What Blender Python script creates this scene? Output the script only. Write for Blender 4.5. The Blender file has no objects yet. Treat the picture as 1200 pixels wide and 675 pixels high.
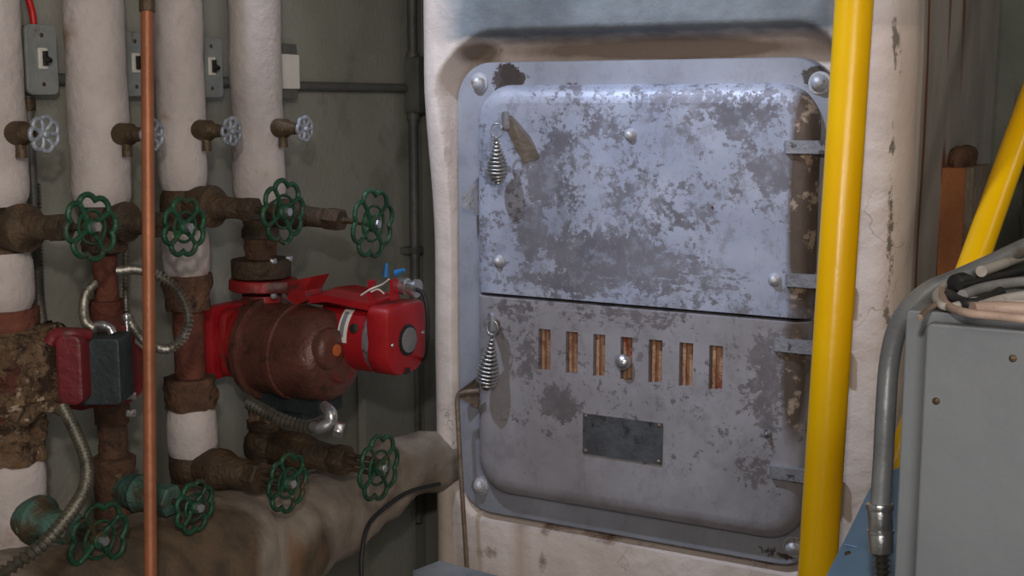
import bpy, bmesh, math, random
from mathutils import Vector, Matrix, noise

random.seed(7)
SC = bpy.context.scene
COL = SC.collection
PI = math.pi
V = Vector

# ------------------------------------------------------------------ camera
YAW = math.radians(29.3); PIT = math.radians(8.23); FPX = 1500.0
CAM = V((0, 0, 1.6))
RT = V((math.cos(YAW), math.sin(YAW), 0))
FH = V((-math.sin(YAW), math.cos(YAW), 0))
FW = FH*math.cos(PIT) + V((0, 0, -math.sin(PIT)))
UP = FH*math.sin(PIT) + V((0, 0, math.cos(PIT)))
cd = bpy.data.cameras.new('camera'); cam = bpy.data.objects.new('camera', cd); COL.objects.link(cam)
cd.sensor_width = 36; cd.lens = 36*FPX/1200; cd.clip_start = 0.02
cam.location = CAM; cam.rotation_euler = (PI/2-PIT, 0, YAW)
SC.camera = cam

def ray(px, py): return FW + RT*((px-600)/FPX) + UP*((337.5-py)/FPX)
def pX(px, py, c):
    r = ray(px, py); return CAM + r*((c-CAM.x)/r.x)
def pY(px, py, c):
    r = ray(px, py); return CAM + r*((c-CAM.y)/r.y)
def pZ(px, py, c):
    r = ray(px, py); return CAM + r*((c-CAM.z)/r.z)
def pD(px, py, d): return CAM + ray(px, py)*d

# ------------------------------------------------------------------ materials
def lin(c):
    c = c/255.0
    return c/12.92 if c <= .04045 else ((c+.055)/1.055)**2.4
def S(r, g, b): return (lin(r), lin(g), lin(b), 1)

class NT:
    def __init__(s, name):
        s.m = bpy.data.materials.new(name); s.m.use_nodes = True
        s.n = s.m.node_tree.nodes; s.l = s.m.node_tree.links
        s.b = s.n['Principled BSDF']
        g = s.n.new('ShaderNodeNewGeometry'); s.pos = g.outputs['Position']
    def link(s, a, b): s.l.new(a, b)
    def mapping(s, sc, off=(0, 0, 0)):
        n = s.n.new('ShaderNodeMapping'); n.inputs['Scale'].default_value = sc; n.inputs['Location'].default_value = off
        s.link(s.pos, n.inputs['Vector']); return n.outputs[0]
    def noise(s, scale, detail=6, rough=.6, stretch=(1, 1, 1), off=(0, 0, 0), dist=0):
        n = s.n.new('ShaderNodeTexNoise'); n.inputs['Scale'].default_value = scale
        n.inputs['Detail'].default_value = detail; n.inputs['Roughness'].default_value = rough
        n.inputs['Distortion'].default_value = dist
        s.link(s.mapping(stretch, off), n.inputs['Vector']); return n.outputs[0]
    def math(s, op, a, b=None, clamp=False):
        n = s.n.new('ShaderNodeMath'); n.operation = op; n.use_clamp = clamp
        for i, v in enumerate((a, b)):
            if v is None: continue
            if isinstance(v, (int, float)): n.inputs[i].default_value = v
            else: s.link(v, n.inputs[i])
        return n.outputs[0]
    def rng(s, v, a, b, c=0, d=1):
        n = s.n.new('ShaderNodeMapRange'); s.link(v, n.inputs[0])
        for i, x in enumerate((a, b, c, d)): n.inputs[1+i].default_value = x
        return n.outputs[0]
    def mix(s, f, a, b):
        n = s.n.new('ShaderNodeMix'); n.data_type = 'RGBA'
        if isinstance(f, (int, float)): n.inputs[0].default_value = f
        else: s.link(f, n.inputs[0])
        for i, v in ((6, a), (7, b)):
            if isinstance(v, tuple): n.inputs[i].default_value = v
            else: s.link(v, n.inputs[i])
        return n.outputs[2]
    def blob(s, c, r):
        """1 at c falling to 0 at ellipsoid radius r"""
        sub = s.n.new('ShaderNodeVectorMath'); sub.operation = 'SUBTRACT'; s.link(s.pos, sub.inputs[0]); sub.inputs[1].default_value = c
        dv = s.n.new('ShaderNodeVectorMath'); dv.operation = 'DIVIDE'; s.link(sub.outputs[0], dv.inputs[0]); dv.inputs[1].default_value = r
        ln = s.n.new('ShaderNodeVectorMath'); ln.operation = 'LENGTH'; s.link(dv.outputs[0], ln.inputs[0])
        return s.rng(ln.outputs['Value'], 0, 1, 1, 0)
    def blobs(s, lst):
        t = None
        for c, r, amp in lst:
            v = s.math('MULTIPLY', s.blob(c, r), amp)
            t = v if t is None else s.math('ADD', t, v)
        return t
    def bump(s, h, strength, dist=.01):
        n = s.n.new('ShaderNodeBump'); n.inputs['Strength'].default_value = strength; n.inputs['Distance'].default_value = dist
        s.link(h, n.inputs['Height']); s.link(n.outputs[0], s.b.inputs['Normal'])
    def fin(s, col, rough=.6, metal=0.0, spec=.5):
        if isinstance(col, tuple): s.b.inputs['Base Color'].default_value = col
        else: s.link(col, s.b.inputs['Base Color'])
        for k, v in (('Roughness', rough), ('Metallic', metal)):
            if isinstance(v, (int, float)): s.b.inputs[k].default_value = v
            else: s.link(v, s.b.inputs[k])
        s.b.inputs['Specular IOR Level'].default_value = spec
        return s.m

def simple(name, c1, c2, scale=12, rough=.6, metal=0, bump=.2, bscale=60, layers=(), stretch=(1, 1, 1), lo=.35, hi=.65, spec=.5):
    """two-tone procedural surface plus irregular patches (colour, scale, threshold, softness[, stretch])"""
    t = NT(name)
    col = t.mix(t.rng(t.noise(scale, 6, .65, stretch), lo, hi), c1, c2)
    for i, L in enumerate(layers):
        st = L[4] if len(L) > 4 else (1, 1, 1)
        nz = t.noise(L[1], 8, .65, st, (3.1*i+1.7, 2.3*i, 5.1))
        col = t.mix(t.rng(nz, L[2], L[2]+L[3]), col, L[0])
    t.bump(t.noise(bscale, 5, .6), bump)
    return t.fin(col, rough, metal, spec)

m_wall = simple('wall_paint', S(134, 134, 124), S(150, 150, 140), 3, .75, 0, .25, 90, [(S(98, 94, 80), 4, .58, .2), (S(150, 150, 138), 30, .62, .1)])
m_wall_far = simple('far_wall_paint', S(112, 118, 108), S(140, 142, 130), 3, .8, 0, .3, 50, [(S(70, 50, 34), 6, .56, .1, (3, 3, .35))])
m_ins = simple('canvas_insulation', S(176, 166, 162), S(200, 190, 186), 7, .85, 0, .4, 55, [(S(152, 122, 98), 9, .58, .14), (S(92, 70, 54), 30, .7, .06)])
m_ins_dirty = simple('dirty_plaster_insulation', S(112, 98, 86), S(148, 136, 122), 5, .9, 0, .5, 40,
                     [(S(84, 62, 40), 6, .52, .16, (1.6, 1.6, .6)), (S(140, 82, 42), 7, .6, .1, (3, 3, .35)), (S(52, 42, 34), 16, .62, .08)])
t = NT('stained_pipe_plaster')
col = t.mix(t.rng(t.noise(6, 7, .65), .35, .65), S(122, 110, 98), S(158, 146, 132))
def PB(px, py, d, rx, rz, a): c = pD(px, py, d-.1); return (tuple(c), (rx*1.35, rx*1.35, rz*1.3), a*1.5)
nz = t.math('MULTIPLY', t.noise(13, 9, .72, (1, 1, .5)), .5)
dk = t.math('ADD', t.blobs([PB(235, 640, 2.05, .13, .16, .55), PB(290, 600, 2.15, .08, .07, .3), PB(160, 640, 1.9, .12, .1, .4), PB(270, 660, 2.1, .06, .2, .4), PB(385, 655, 2.3, .08, .06, .55), PB(425, 640, 2.35, .04, .08, .6), PB(60, 660, 1.8, .1, .1, .3)]), nz)
col = t.mix(t.rng(dk, .42, .72, 0, .9), col, t.mix(t.rng(t.noise(18, 7, .7), .4, .6), S(66, 54, 42), S(96, 76, 54)))
ru = t.math('ADD', t.blobs([PB(347, 610, 2.25, .028, .2, .6), PB(225, 650, 2.0, .06, .08, .35), PB(300, 655, 2.15, .03, .1, .4), PB(380, 660, 2.25, .07, .05, .35)]), nz)
col = t.mix(t.rng(ru, .55, 1.15, 0, .75), col, S(122, 84, 56))
t.bump(t.noise(40, 7, .7), .5, .008)
m_main = t.fin(col, .9)
m_rust = simple('brown_rust', S(70, 50, 38), S(108, 76, 54), 26, .8, 0, .7, 120, [(S(134, 82, 46), 20, .6, .1), (S(40, 32, 28), 34, .58, .1)])
m_rust_dark = simple('dark_rusty_iron', S(62, 52, 40), S(92, 72, 52), 22, .6, .2, .6, 110, [(S(48, 44, 34), 18, .58, .12), (S(120, 72, 44), 24, .66, .08)])
m_rust_red = simple('reddish_rust', S(92, 48, 38), S(122, 70, 50), 20, .8, 0, .6, 120, [(S(60, 38, 30), 22, .58, .1), (S(150, 88, 54), 28, .66, .08)])
m_crust = simple('crusty_corrosion', S(92, 70, 50), S(126, 102, 78), 34, .95, 0, 1.0, 90, [(S(176, 156, 134), 48, .58, .05), (S(58, 40, 28), 24, .52, .06), (S(118, 82, 42), 60, .6, .05), (S(88, 48, 36), 14, .58, .08)])
m_pump_brown = simple('rusted_pump_paint', S(86, 52, 44), S(112, 70, 60), 14, .38, .15, .35, 70, [(S(130, 40, 34), 12, .6, .06), (S(64, 46, 36), 22, .56, .1), (S(120, 110, 112), 30, .7, .05)])
m_red = simple('red_pump_enamel', S(154, 22, 30), S(172, 32, 38), 14, .42, 0, .12, 60, [(S(110, 20, 22), 20, .66, .08)])
m_red_dirty = simple('worn_red_enamel', S(136, 24, 26), S(160, 32, 32), 14, .5, 0, .3, 60, [(S(84, 40, 36), 18, .5, .1), (S(70, 56, 50), 30, .6, .06)])
m_maroon = simple('maroon_enamel', S(96, 22, 30), S(116, 30, 36), 14, .5, 0, .3, 60, [(S(70, 44, 38), 18, .54, .1)])
m_black = simple('black_motor_shell', S(34, 42, 44), S(50, 58, 60), 16, .5, .2, .2, 90, [(S(70, 60, 50), 20, .66, .1)])
m_black_rubber = simple('black_cable_jacket', S(26, 27, 28), S(40, 40, 42), 20, .55, 0, .1, 60)
m_green = simple('green_wheel_enamel', S(24, 62, 44), S(40, 88, 60), 24, .4, .1, .4, 90, [(S(70, 62, 40), 26, .54, .1), (S(20, 46, 34), 30, .6, .1), (S(120, 136, 112), 44, .64, .05)])
m_teal = simple('teal_tarnished_bronze', S(56, 92, 84), S(86, 118, 106), 22, .6, .2, .5, 90, [(S(76, 64, 46), 14, .48, .1), (S(140, 156, 140), 34, .66, .06)])
m_silverwheel = simple('galvanised_wheel', S(140, 146, 156), S(172, 178, 188), 30, .45, .4, .3, 90, [(S(96, 90, 84), 36, .62, .08)])
m_brass = simple('old_brass', S(76, 62, 46), S(100, 82, 62), 30, .5, .4, .4, 90, [(S(78, 58, 40), 30, .6, .08)])
m_copper = simple('aged_copper', S(142, 88, 60), S(168, 106, 74), 10, .5, .35, .12, 60, [(S(104, 62, 42), 10, .62, .1, (1, 1, .3))])
m_switch = simple('grey_switch_plate', S(140, 146, 146), S(160, 164, 160), 20, .5, .2, .2, 80, [(S(120, 104, 80), 18, .6, .1)])
m_toggle = simple('dark_toggle', S(28, 26, 26), S(44, 40, 38), 20, .5)
m_white = simple('off_white_plastic', S(214, 210, 200), S(228, 224, 214), 20, .5)
m_conduit = simple('painted_conduit', S(92, 92, 88), S(116, 116, 110), 12, .55, .3, .25, 60)
m_armor = simple('armoured_cable_steel', S(118, 116, 108), S(150, 146, 136), 40, .38, .8, .2, 90, [(S(90, 82, 70), 30, .6, .1)])
m_armor_dark = simple('dirty_armoured_cable', S(66, 64, 56), S(96, 92, 80), 30, .45, .5, .2, 90)
m_chrome = simple('shiny_zinc', S(176, 178, 182), S(204, 204, 206), 20, .28, .85, .2, 60, [(S(120, 108, 92), 30, .64, .1)])
m_spring = simple('spring_steel', S(170, 172, 176), S(210, 208, 204), 40, .3, .85, .1, 60)
m_steel_brown = simple('browned_steel', S(120, 102, 88), S(152, 134, 118), 26, .5, .4, .3, 90)
m_iron = simple('grey_painted_iron', S(128, 128, 134), S(156, 156, 162), 14, .5, .35, .3, 80, [(S(84, 80, 80), 24, .58, .04)])
m_yellow = simple('yellow_gas_paint', S(250, 190, 0), S(255, 200, 2), 6, .28, 0, .08, 30, [(S(196, 150, 20), 30, .72, .04), (S(150, 140, 110), 60, .76, .02)])
m_box = simple('grey_cabinet_enamel', S(112, 116, 120), S(122, 126, 130), 6, .5, .1, .06, 50)
m_blue = simple('pale_blue_enamel', S(120, 156, 196), S(140, 172, 208), 8, .42, .1, .12, 50, [(S(98, 118, 144), 14, .62, .12)])
m_bluegrey = simple('blue_grey_metal_top', S(140, 156, 172), S(172, 184, 196), 12, .3, .4, .1, 50)
m_nameplate = simple('dull_nameplate', S(82, 84, 88), S(106, 108, 112), 20, .5, .4, .2, 90, [(S(60, 58, 58), 30, .56, .1), (S(156, 154, 152), 40, .68, .04)])
m_slot = simple('rusty_damper_plate', S(150, 112, 84), S(178, 140, 110), 30, .85, 0, .6, 90, [(S(134, 60, 44), 24, .5, .1, (2, 2, .6)), (S(92, 64, 48), 40, .6, .06)])
m_rustbox = simple('orange_rusted_sheet', S(128, 78, 44), S(156, 96, 54), 9, .8, 0, .4, 60, [(S(84, 58, 44), 10, .56, .14, (2, 2, .5)), (S(168, 150, 130), 20, .7, .1)])
m_opening_dark = simple('opening_darkness_black', S(18, 18, 18), S(30, 29, 28), 10, .8)
m_floor = simple('concrete_floor', S(80, 78, 74), S(104, 100, 94), 4, .85, 0, .4, 30, [(S(58, 50, 44), 6, .56, .14)])
m_ceil = simple('ceiling_concrete', S(104, 104, 98), S(120, 120, 112), 3, .9)
m_bluetape = simple('blue_wire_nut', S(40, 110, 176), S(50, 124, 190), 20, .4)
m_redwire = simple('red_wire', S(190, 26, 30), S(204, 34, 36), 20, .4)
m_orange = simple('orange_rust_plug', S(176, 92, 44), S(196, 108, 56), 40, .8)
m_disc = simple('grey_motor_disc', S(120, 120, 122), S(136, 136, 138), 30, .5, .1)

# ------------------------------------------------------------------ mesh builder
def frame_of(d):
    d = d.normalized()
    a = V((0, 0, 1)) if abs(d.z) < .9 else V((1, 0, 0))
    u = d.cross(a).normalized(); w = d.cross(u).normalized()
    return u, w

class MB:
    def __init__(s): s.v = []; s.f = []
    def quad(s, *p):
        b = len(s.v); s.v += [V(q) for q in p]; s.f.append(tuple(range(b, b+len(p)))); return s
    def box(s, c, size, ax=None):
        """c centre, size (x,y,z); ax optional three axes"""
        c = V(c); ax = ax or (V((1, 0, 0)), V((0, 1, 0)), V((0, 0, 1)))
        h = [x/2 for x in size]; b = len(s.v)
        for k in range(8):
            s.v.append(c + ax[0]*(h[0] if k & 1 else -h[0]) + ax[1]*(h[1] if k & 2 else -h[1]) + ax[2]*(h[2] if k & 4 else -h[2]))
        for q in ((0, 2, 3, 1), (4, 5, 7, 6), (0, 1, 5, 4), (2, 6, 7, 3), (0, 4, 6, 2), (1, 3, 7, 5)): s.f.append(tuple(b+i for i in q))
        return s
    def rbox(s, c, size, r, ax=None, n=4):
        """box whose outline in its first and third axes is rounded, with a softened front edge"""
        c = V(c); ax = ax or (V((1, 0, 0)), V((0, 1, 0)), V((0, 0, 1)))
        hx, hy, hz = [x/2 for x in size]; e = min(r*.4, hy*.6)
        loops = []
        for (yy, ins) in ((hy, 0), (-hy+e, 0), (-hy+e*.3, e*.3), (-hy, e), (-hy, e+.0006)):
            loops.append([c + ax[0]*x + ax[1]*yy + ax[2]*z for x, z in rrect(-hx+ins, hx-ins, -hz+ins, hz-ins, (max(r-ins, .0005),)*4, n)])
        s.loops(loops); return s
    def loops(s, loops, cap0=True, cap1=True, closed=True):
        b = len(s.v); n = len(loops[0])
        for L in loops: s.v += L
        for i in range(len(loops)-1):
            for j in range(n if closed else n-1):
                k = (j+1) % n
                s.f.append((b+i*n+j, b+i*n+k, b+(i+1)*n+k, b+(i+1)*n+j))
        if cap0: s.f.append(tuple(b+j for j in reversed(range(n))))
        if cap1: s.f.append(tuple(b+(len(loops)-1)*n+j for j in range(n)))
        return s
    def lathe(s, p, d, prof, seg=32):
        p = V(p); d = V(d).normalized(); u, w = frame_of(d)
        s.loops([[p + d*t + (u*math.cos(2*PI*j/seg) + w*math.sin(2*PI*j/seg))*max(r, 1e-5) for j in range(seg)] for t, r in prof])
        return s
    def cyl(s, a, b, r, r2=None, seg=24, bev=0):
        a = V(a); b = V(b); L = (b-a).length; r2 = r if r2 is None else r2
        if bev: pr = [(0, r-bev), (bev*.3, r-bev*.3), (bev, r), (L-bev, r2), (L-bev*.3, r2-bev*.3), (L, r2-bev)]
        else: pr = [(0, r), (L, r2)]
        return s.lathe(a, b-a, pr, seg)
    def hexnut(s, a, b, r): return s.lathe(a, V(b)-V(a), [(0, r*.9), ((V(b)-V(a)).length*.12, r), ((V(b)-V(a)).length*.88, r), ((V(b)-V(a)).length, r*.9)], 6)
    def sphere(s, c, r, sc=(1, 1, 1), seg=20, rings=12):
        c = V(c); L = []
        for i in range(rings+1):
            ph = PI*i/rings; rr = max(math.sin(ph), 1e-4)*r
            L.append([c + V((rr*math.cos(2*PI*j/seg)*sc[0], rr*math.sin(2*PI*j/seg)*sc[1], -math.cos(ph)*r*sc[2])) for j in range(seg)])
        return s.loops(L)
    def dome(s, c, d, r, h, seg=18):
        return s.lathe(c, d, [(0, r), (h*.35, r*.94), (h*.65, r*.76), (h*.88, r*.46), (h, r*.08)], seg)
    def tube(s, pts, rad, seg=12, closed=False, caps=True):
        n = len(pts); R = rad if isinstance(rad, (list, tuple)) else [rad]*n
        t0 = (pts[1]-pts[0]).normalized(); u, w = frame_of(t0); loops = []
        for i in range(n):
            if closed: t = (pts[(i+1) % n]-pts[i-1]).normalized()
            else: t = (pts[min(i+1, n-1)]-pts[max(i-1, 0)]).normalized()
            u = (u - t*u.dot(t)).normalized(); w = t.cross(u)
            loops.append([pts[i] + (u*math.cos(2*PI*j/seg) + w*math.sin(2*PI*j/seg))*R[i] for j in range(seg)])
        if closed:
            b = len(s.v)
            for L in loops: s.v += L
            # best rotational match for the seam
            off = min(range(seg), key=lambda o: (loops[-1][0]-loops[0][o]).length)
            for i in range(n):
                i2 = (i+1) % n
                for j in range(seg):
                    k = (j+1) % seg
                    if i2: s.f.append((b+i*seg+j, b+i*seg+k, b+i2*seg+k, b+i2*seg+j))
                    else: s.f.append((b+i*seg+j, b+i*seg+k, b+(k+off) % seg, b+(j+off) % seg))
            return s
        return s.loops(loops, caps, caps)
    def disp(s, amp, scale, seed=0):
        me = bpy.data.meshes.new('t'); me.from_pydata(s.v, [], s.f); me.update()
        nn = [0]*len(s.v)
        nrm = [V((0, 0, 0)) for _ in s.v]
        for p in me.polygons:
            for i in p.vertices: nrm[i] += p.normal
        for i, v in enumerate(s.v):
            if nrm[i].length > 1e-9:
                q = v*scale + V((seed, seed*1.7, -seed))
                s.v[i] = v + nrm[i].normalized()*amp*(noise.noise(q) + .5*noise.noise(q*2.3))
        bpy.data.meshes.remove(me); return s
    def build(s, name, mat, parent=None, angle=40):
        me = bpy.data.meshes.new(name)
        base = V((0, 0, 0))
        p = parent
        while p is not None: base = base + p.location; p = p.parent
        if parent is None:
            xs = [v.x for v in s.v]; ys = [v.y for v in s.v]; zs = [v.z for v in s.v]
            base = V(((min(xs)+max(xs))/2, (min(ys)+max(ys))/2, min(zs)))
        me.from_pydata([v-base for v in s.v], [], s.f); me.update()
        bm = bmesh.new(); bm.from_mesh(me); bmesh.ops.recalc_face_normals(bm, faces=bm.faces); bm.to_mesh(me); bm.free()
        me.polygons.foreach_set('use_smooth', [len(p.vertices) < 6 for p in me.polygons]); me.set_sharp_from_angle(angle=math.radians(angle))
        me.materials.append(mat)
        o = bpy.data.objects.new(name, me); COL.objects.link(o)
        if parent is None: o.location = base
        else: o.parent = parent
        return o

def rrect(x0, x1, z0, z1, r, n=8):
    """rounded rectangle, r = (bottom left, bottom right, top right, top left)"""
    out = []
    for (cx, cz, a0, rr) in ((x0+r[0], z0+r[0], PI, r[0]), (x1-r[1], z0+r[1], 1.5*PI, r[1]), (x1-r[2], z1-r[2], 0, r[2]), (x0+r[3], z1-r[3], .5*PI, r[3])):
        for i in range(n+1):
            a = a0 + .5*PI*i/n
            out.append((cx+rr*math.cos(a), cz+rr*math.sin(a)))
    return out

def spline(P, n):
    """Catmull-Rom through P, n points evenly spaced"""
    P = [V(p) for p in P]; Q = [P[0]*2-P[1]] + P + [P[-1]*2-P[-2]]; d = []
    for i in range(1, len(Q)-2):
        for k in range(24):
            t = k/24; a, b, c, e = Q[i-1], Q[i], Q[i+1], Q[i+2]
            d.append(.5*((2*b)+(c-a)*t+(2*a-5*b+4*c-e)*t*t+(3*b-a-3*c+e)*t**3))
    d.append(P[-1]); L = [0]
    for i in range(1, len(d)): L.append(L[-1]+(d[i]-d[i-1]).length)
    out = []; j = 0
    for k in range(n):
        s_ = L[-1]*k/(n-1)
        while j < len(L)-2 and L[j+1] < s_: j += 1
        f = (s_-L[j])/max(L[j+1]-L[j], 1e-9); out.append(d[j].lerp(d[j+1], min(max(f, 0), 1)))
    return out

def armor(pts, r, pitch=.0065):
    """ribbed armoured cable through pts"""
    P = [V(p) for p in pts]; L = sum((P[i+1]-P[i]).length for i in range(len(P)-1))
    n = max(8, int(L/pitch*4)); S_ = spline(P, n)
    R = [r*(1+.32*math.sin(PI/2*i)) for i in range(n)]
    return MB().tube(S_, R, 10)

def tag(o, label=None, cat=None, group=None, kind=None):
    if label: o['label'] = label
    if cat: o['category'] = cat
    if group: o['group'] = group
    if kind: o['kind'] = kind
    return o
def thing(name, loc, label, cat, group=None):
    o = bpy.data.objects.new(name, None); COL.objects.link(o); o.location = loc; o.empty_display_size = .05
    return tag(o, label, cat, group)

# ------------------------------------------------------------------ the room
WX = -1.645           # left wall plane
tag(MB().box((WX-.1, 1.0, 1.35), (.2, 5.4, 2.9)).build('wall_left', m_wall), kind='structure')
tag(MB().box((-1.53, 2.75, 1.35), (.225, .5, 2.9)).build('wall_pier', m_wall), kind='structure')
tag(MB().box((.1, 3.8, 1.35), (3.3, .2, 2.9)).build('wall_back', m_wall_far), kind='structure')
tag(MB().box((1.85, 1.0, 1.35), (.2, 5.4, 2.9)).build('wall_right', m_wall), kind='structure')
tag(MB().box((.1, -1.8, 1.35), (3.3, .2, 2.9)).build('wall_front', m_wall), kind='structure')
tag(MB().box((.1, 1.0, -.1), (3.7, 5.8, .2)).build('floor', m_floor), kind='structure')
tag(MB().box((.1, 1.0, 2.9), (3.7, 5.8, .2)).build('ceiling', m_ceil), kind='structure')

# ------------------------------------------------------------------ the boiler
Y0 = 2.19
XL = pY(508, 300, Y0).x; XR = pY(1056, 300, Y0).x
FX0 = pY(541, 300, Y0).x; FX1 = pY(974, 300, Y0).x
FT = pY(760, 70, Y0).z; FB = (pY(600, 603, Y0).z+pY(905, 657, Y0).z)/2
print('boiler', XL, XR, FX0, FX1, FT, FB, 'top check', pY(590, 74, Y0).z, pY(940, 66, Y0).z, 'bot', pY(600, 603, Y0).z, pY(905, 657, Y0).z)
boiler = thing('boiler', V(((XL+XR)/2, Y0+.35, 0)), 'large plaster-jacketed boiler with peeling silver fire doors, behind the yellow pipe', 'boiler')

def sstep(a, b, x):
    t = min(max((x-a)/(b-a), 0), 1); return t*t*(3-2*t)
def sdrr(x, z, x0, x1, z0, z1, r):
    cx, cz = (x0+x1)/2, (z0+z1)/2; hx, hz = (x1-x0)/2-r, (z1-z0)/2-r
    dx, dz = abs(x-cx)-hx, abs(z-cz)-hz
    return math.hypot(max(dx, 0), max(dz, 0)) + min(max(dx, dz), 0) - r
def jacket_disp(x, z):
    out = .017 + .031*sstep(1.30, 1.66, z)
    d = sdrr(x, z, FX0-.008, FX1+.008, FB-.010, FT+.006+.026*sstep(.0, .1, x-FX0), .078)
    bw = .008+.022*sstep(1.45, 1.68, z)
    ins = sstep(-.001, bw, d)
    d2 = out*ins - .022*(1-ins)
    q = V((x, 0, z))
    d2 += ins*sstep(XL, XL+.06, x)*(.004*noise.noise(q*7) + .0022*noise.noise(q*22) + .0009*noise.noise(q*60))
    return d2
path = []   # (x, y, nx, ny, frontness)
YB = 3.02; rl = .035; rr_ = .045
for i in range(12): path.append((XL, YB-(YB-Y0-rl)*i/12, -1, 0, 0))
for i in range(9):
    a = PI + .5*PI*i/8; path.append((XL+rl+rl*math.cos(a), Y0+rl+rl*math.sin(a), math.cos(a), math.sin(a), sstep(0, 1, i/8)))
nx = 190
for i in range(1, nx): path.append((XL+rl+(XR-XL-rl-rr_)*i/nx, Y0, 0, -1, 1))
for i in range(11):
    a = 1.5*PI + .5*PI*i/10; path.append((XR-rr_+rr_*math.cos(a), Y0+rr_+rr_*math.sin(a), math.cos(a), math.sin(a), 1-sstep(0, 1, i/10)))
for i in range(1, 40): path.append((XR, Y0+rr_+(YB-Y0-rr_)*i/39, 1, 0, 0))
zs = [.0, .2, .4, .6, .7] + [.7+.006*i for i in range(1, 200)] + [1.95, 2.05, 2.12, 2.16, 2.18]
loops = []
for k, z in enumerate(zs):
    L = []; shr = sstep(2.05, 2.18, z)*.06 if z > 2.05 else 0
    for (x, y, ux, uy, f) in path:
        d = jacket_disp(x, z)*f + (1-f)*(.003*noise.noise(V((x, y, z))*5)+.006)
        L.append(V((x+ux*(d-shr), y+uy*(d-shr), z)))
    loops.append(L)
t = NT('boiler_plaster'); bz1_ = pY(1115, 196, 2.50).z
pc = lambda px, py: tuple(pY(px, py, Y0))
base = t.mix(t.rng(t.noise(5, 7, .6), .35, .65), S(206, 190, 180), S(222, 208, 198))
# silver-grey paint on the bulging top of the jacket, its lower edge ragged
sep = t.n.new('ShaderNodeSeparateXYZ'); t.link(t.pos, sep.inputs[0])
topm = t.math('ADD', t.rng(sep.outputs['Z'], pY(760, 56, Y0).z, pY(760, 30, Y0).z), t.math('MULTIPLY', t.math('SUBTRACT', t.noise(14, 5, .6), .5), .7))
xm = t.rng(t.math('ADD', sep.outputs['X'], t.math('MULTIPLY', t.noise(12, 5, .6, (1, 1, 1), (3, 3, 3)), .05)), FX0-.02, FX0+.06)
topm = t.math('MULTIPLY', t.math('MULTIPLY', t.rng(topm, .3, .7), xm), t.rng(t.math('ADD', sep.outputs['X'], t.math('MULTIPLY', t.noise(8, 5, .6, (1, 1, 1), (7, 3, 3)), .08)), FX1+.03, FX1+.10, 1, .25))
col = t.mix(topm, base, t.mix(t.rng(t.noise(9, 6, .6), .35, .65), S(100, 106, 112), S(124, 130, 134)))
# overhang shade painted brown on the shelf above the frame, rust runs and grime below
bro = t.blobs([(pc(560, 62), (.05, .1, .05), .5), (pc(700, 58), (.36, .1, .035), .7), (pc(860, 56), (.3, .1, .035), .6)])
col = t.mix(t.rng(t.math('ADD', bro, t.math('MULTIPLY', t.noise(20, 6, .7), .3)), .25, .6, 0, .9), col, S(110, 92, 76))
grime = t.blobs([(pc(700, 625), (.22, .1, .03), .35), (pc(900, 660), (.1, .1, .04), .3), (pc(640, 650), (.02, .1, .12), .3), (pc(560, 640), (.1, .1, .03), .2)])
col = t.mix(t.rng(t.math('ADD', grime, t.noise(17, 8, .7)), .68, .86), col, S(128, 98, 78))
# greenish-dark scuff line down the right corner
scuff = t.math('ADD', t.rng(t.math('ABSOLUTE', t.math('SUBTRACT', sep.outputs['X'], XR-.016)), 0, .018, .24, 0), t.noise(22, 8, .75, (1.2, 1.2, .5)))
col = t.mix(t.rng(scuff, .74, .80), col, S(120, 110, 98))
# side of the jacket: greyer, with long rust runs
sidem = t.rng(sep.outputs['Y'], Y0+.06, Y0+.075)
sidec = t.mix(t.rng(t.noise(8, 6, .6, (1, 1, .4)), .35, .65), S(140, 136, 132), S(164, 158, 152))
run = t.math('ADD', t.blobs([((XR, pX(1076, 200, XR).y, 1.5), (.05, .022, 4), .85), ((XR, pX(1105, 100, XR).y, 1.9), (.05, .03, .55), .8), ((XR, pX(1122, 100, XR).y, 1.9), (.05, .06, .6), .7), ((XR, pX(1105, 180, XR).y, bz1_), (.05, .14, .08), .6)]), t.math('MULTIPLY', t.noise(14, 6, .7, (1, 1, .25)), .35))
sidec = t.mix(t.rng(run, .55, .75), sidec, S(112, 66, 42))
col = t.mix(sidem, col, sidec)
# fine cracks
vor = t.n.new('ShaderNodeTexVoronoi'); vor.feature = 'DISTANCE_TO_EDGE'; vor.inputs['Scale'].default_value = 5
mp = t.noise(6, 4, .6); cv = t.n.new('ShaderNodeVectorMath'); cv.operation = 'ADD'; t.link(t.pos, cv.inputs[0])
ml = t.n.new('ShaderNodeVectorMath'); ml.operation = 'SCALE'; ml.inputs['Scale'].default_value = .35; t.link(mp, ml.inputs[0]); t.link(ml.outputs[0], cv.inputs[1]); t.link(cv.outputs[0], vor.inputs['Vector'])
crk = t.math('MULTIPLY', t.rng(vor.outputs['Distance'], 0, .006, 1, 0), t.rng(t.noise(3, 3, .5, (1, 1, 1), (4, 4, 4)), .5, .6))
col = t.mix(t.math('MULTIPLY', crk, .6), col, S(110, 92, 80))
t.bump(t.noise(45, 7, .7), .35, .008)
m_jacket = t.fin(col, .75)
MB().loops(loops).build('jacket', m_jacket, boiler, 60)

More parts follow.
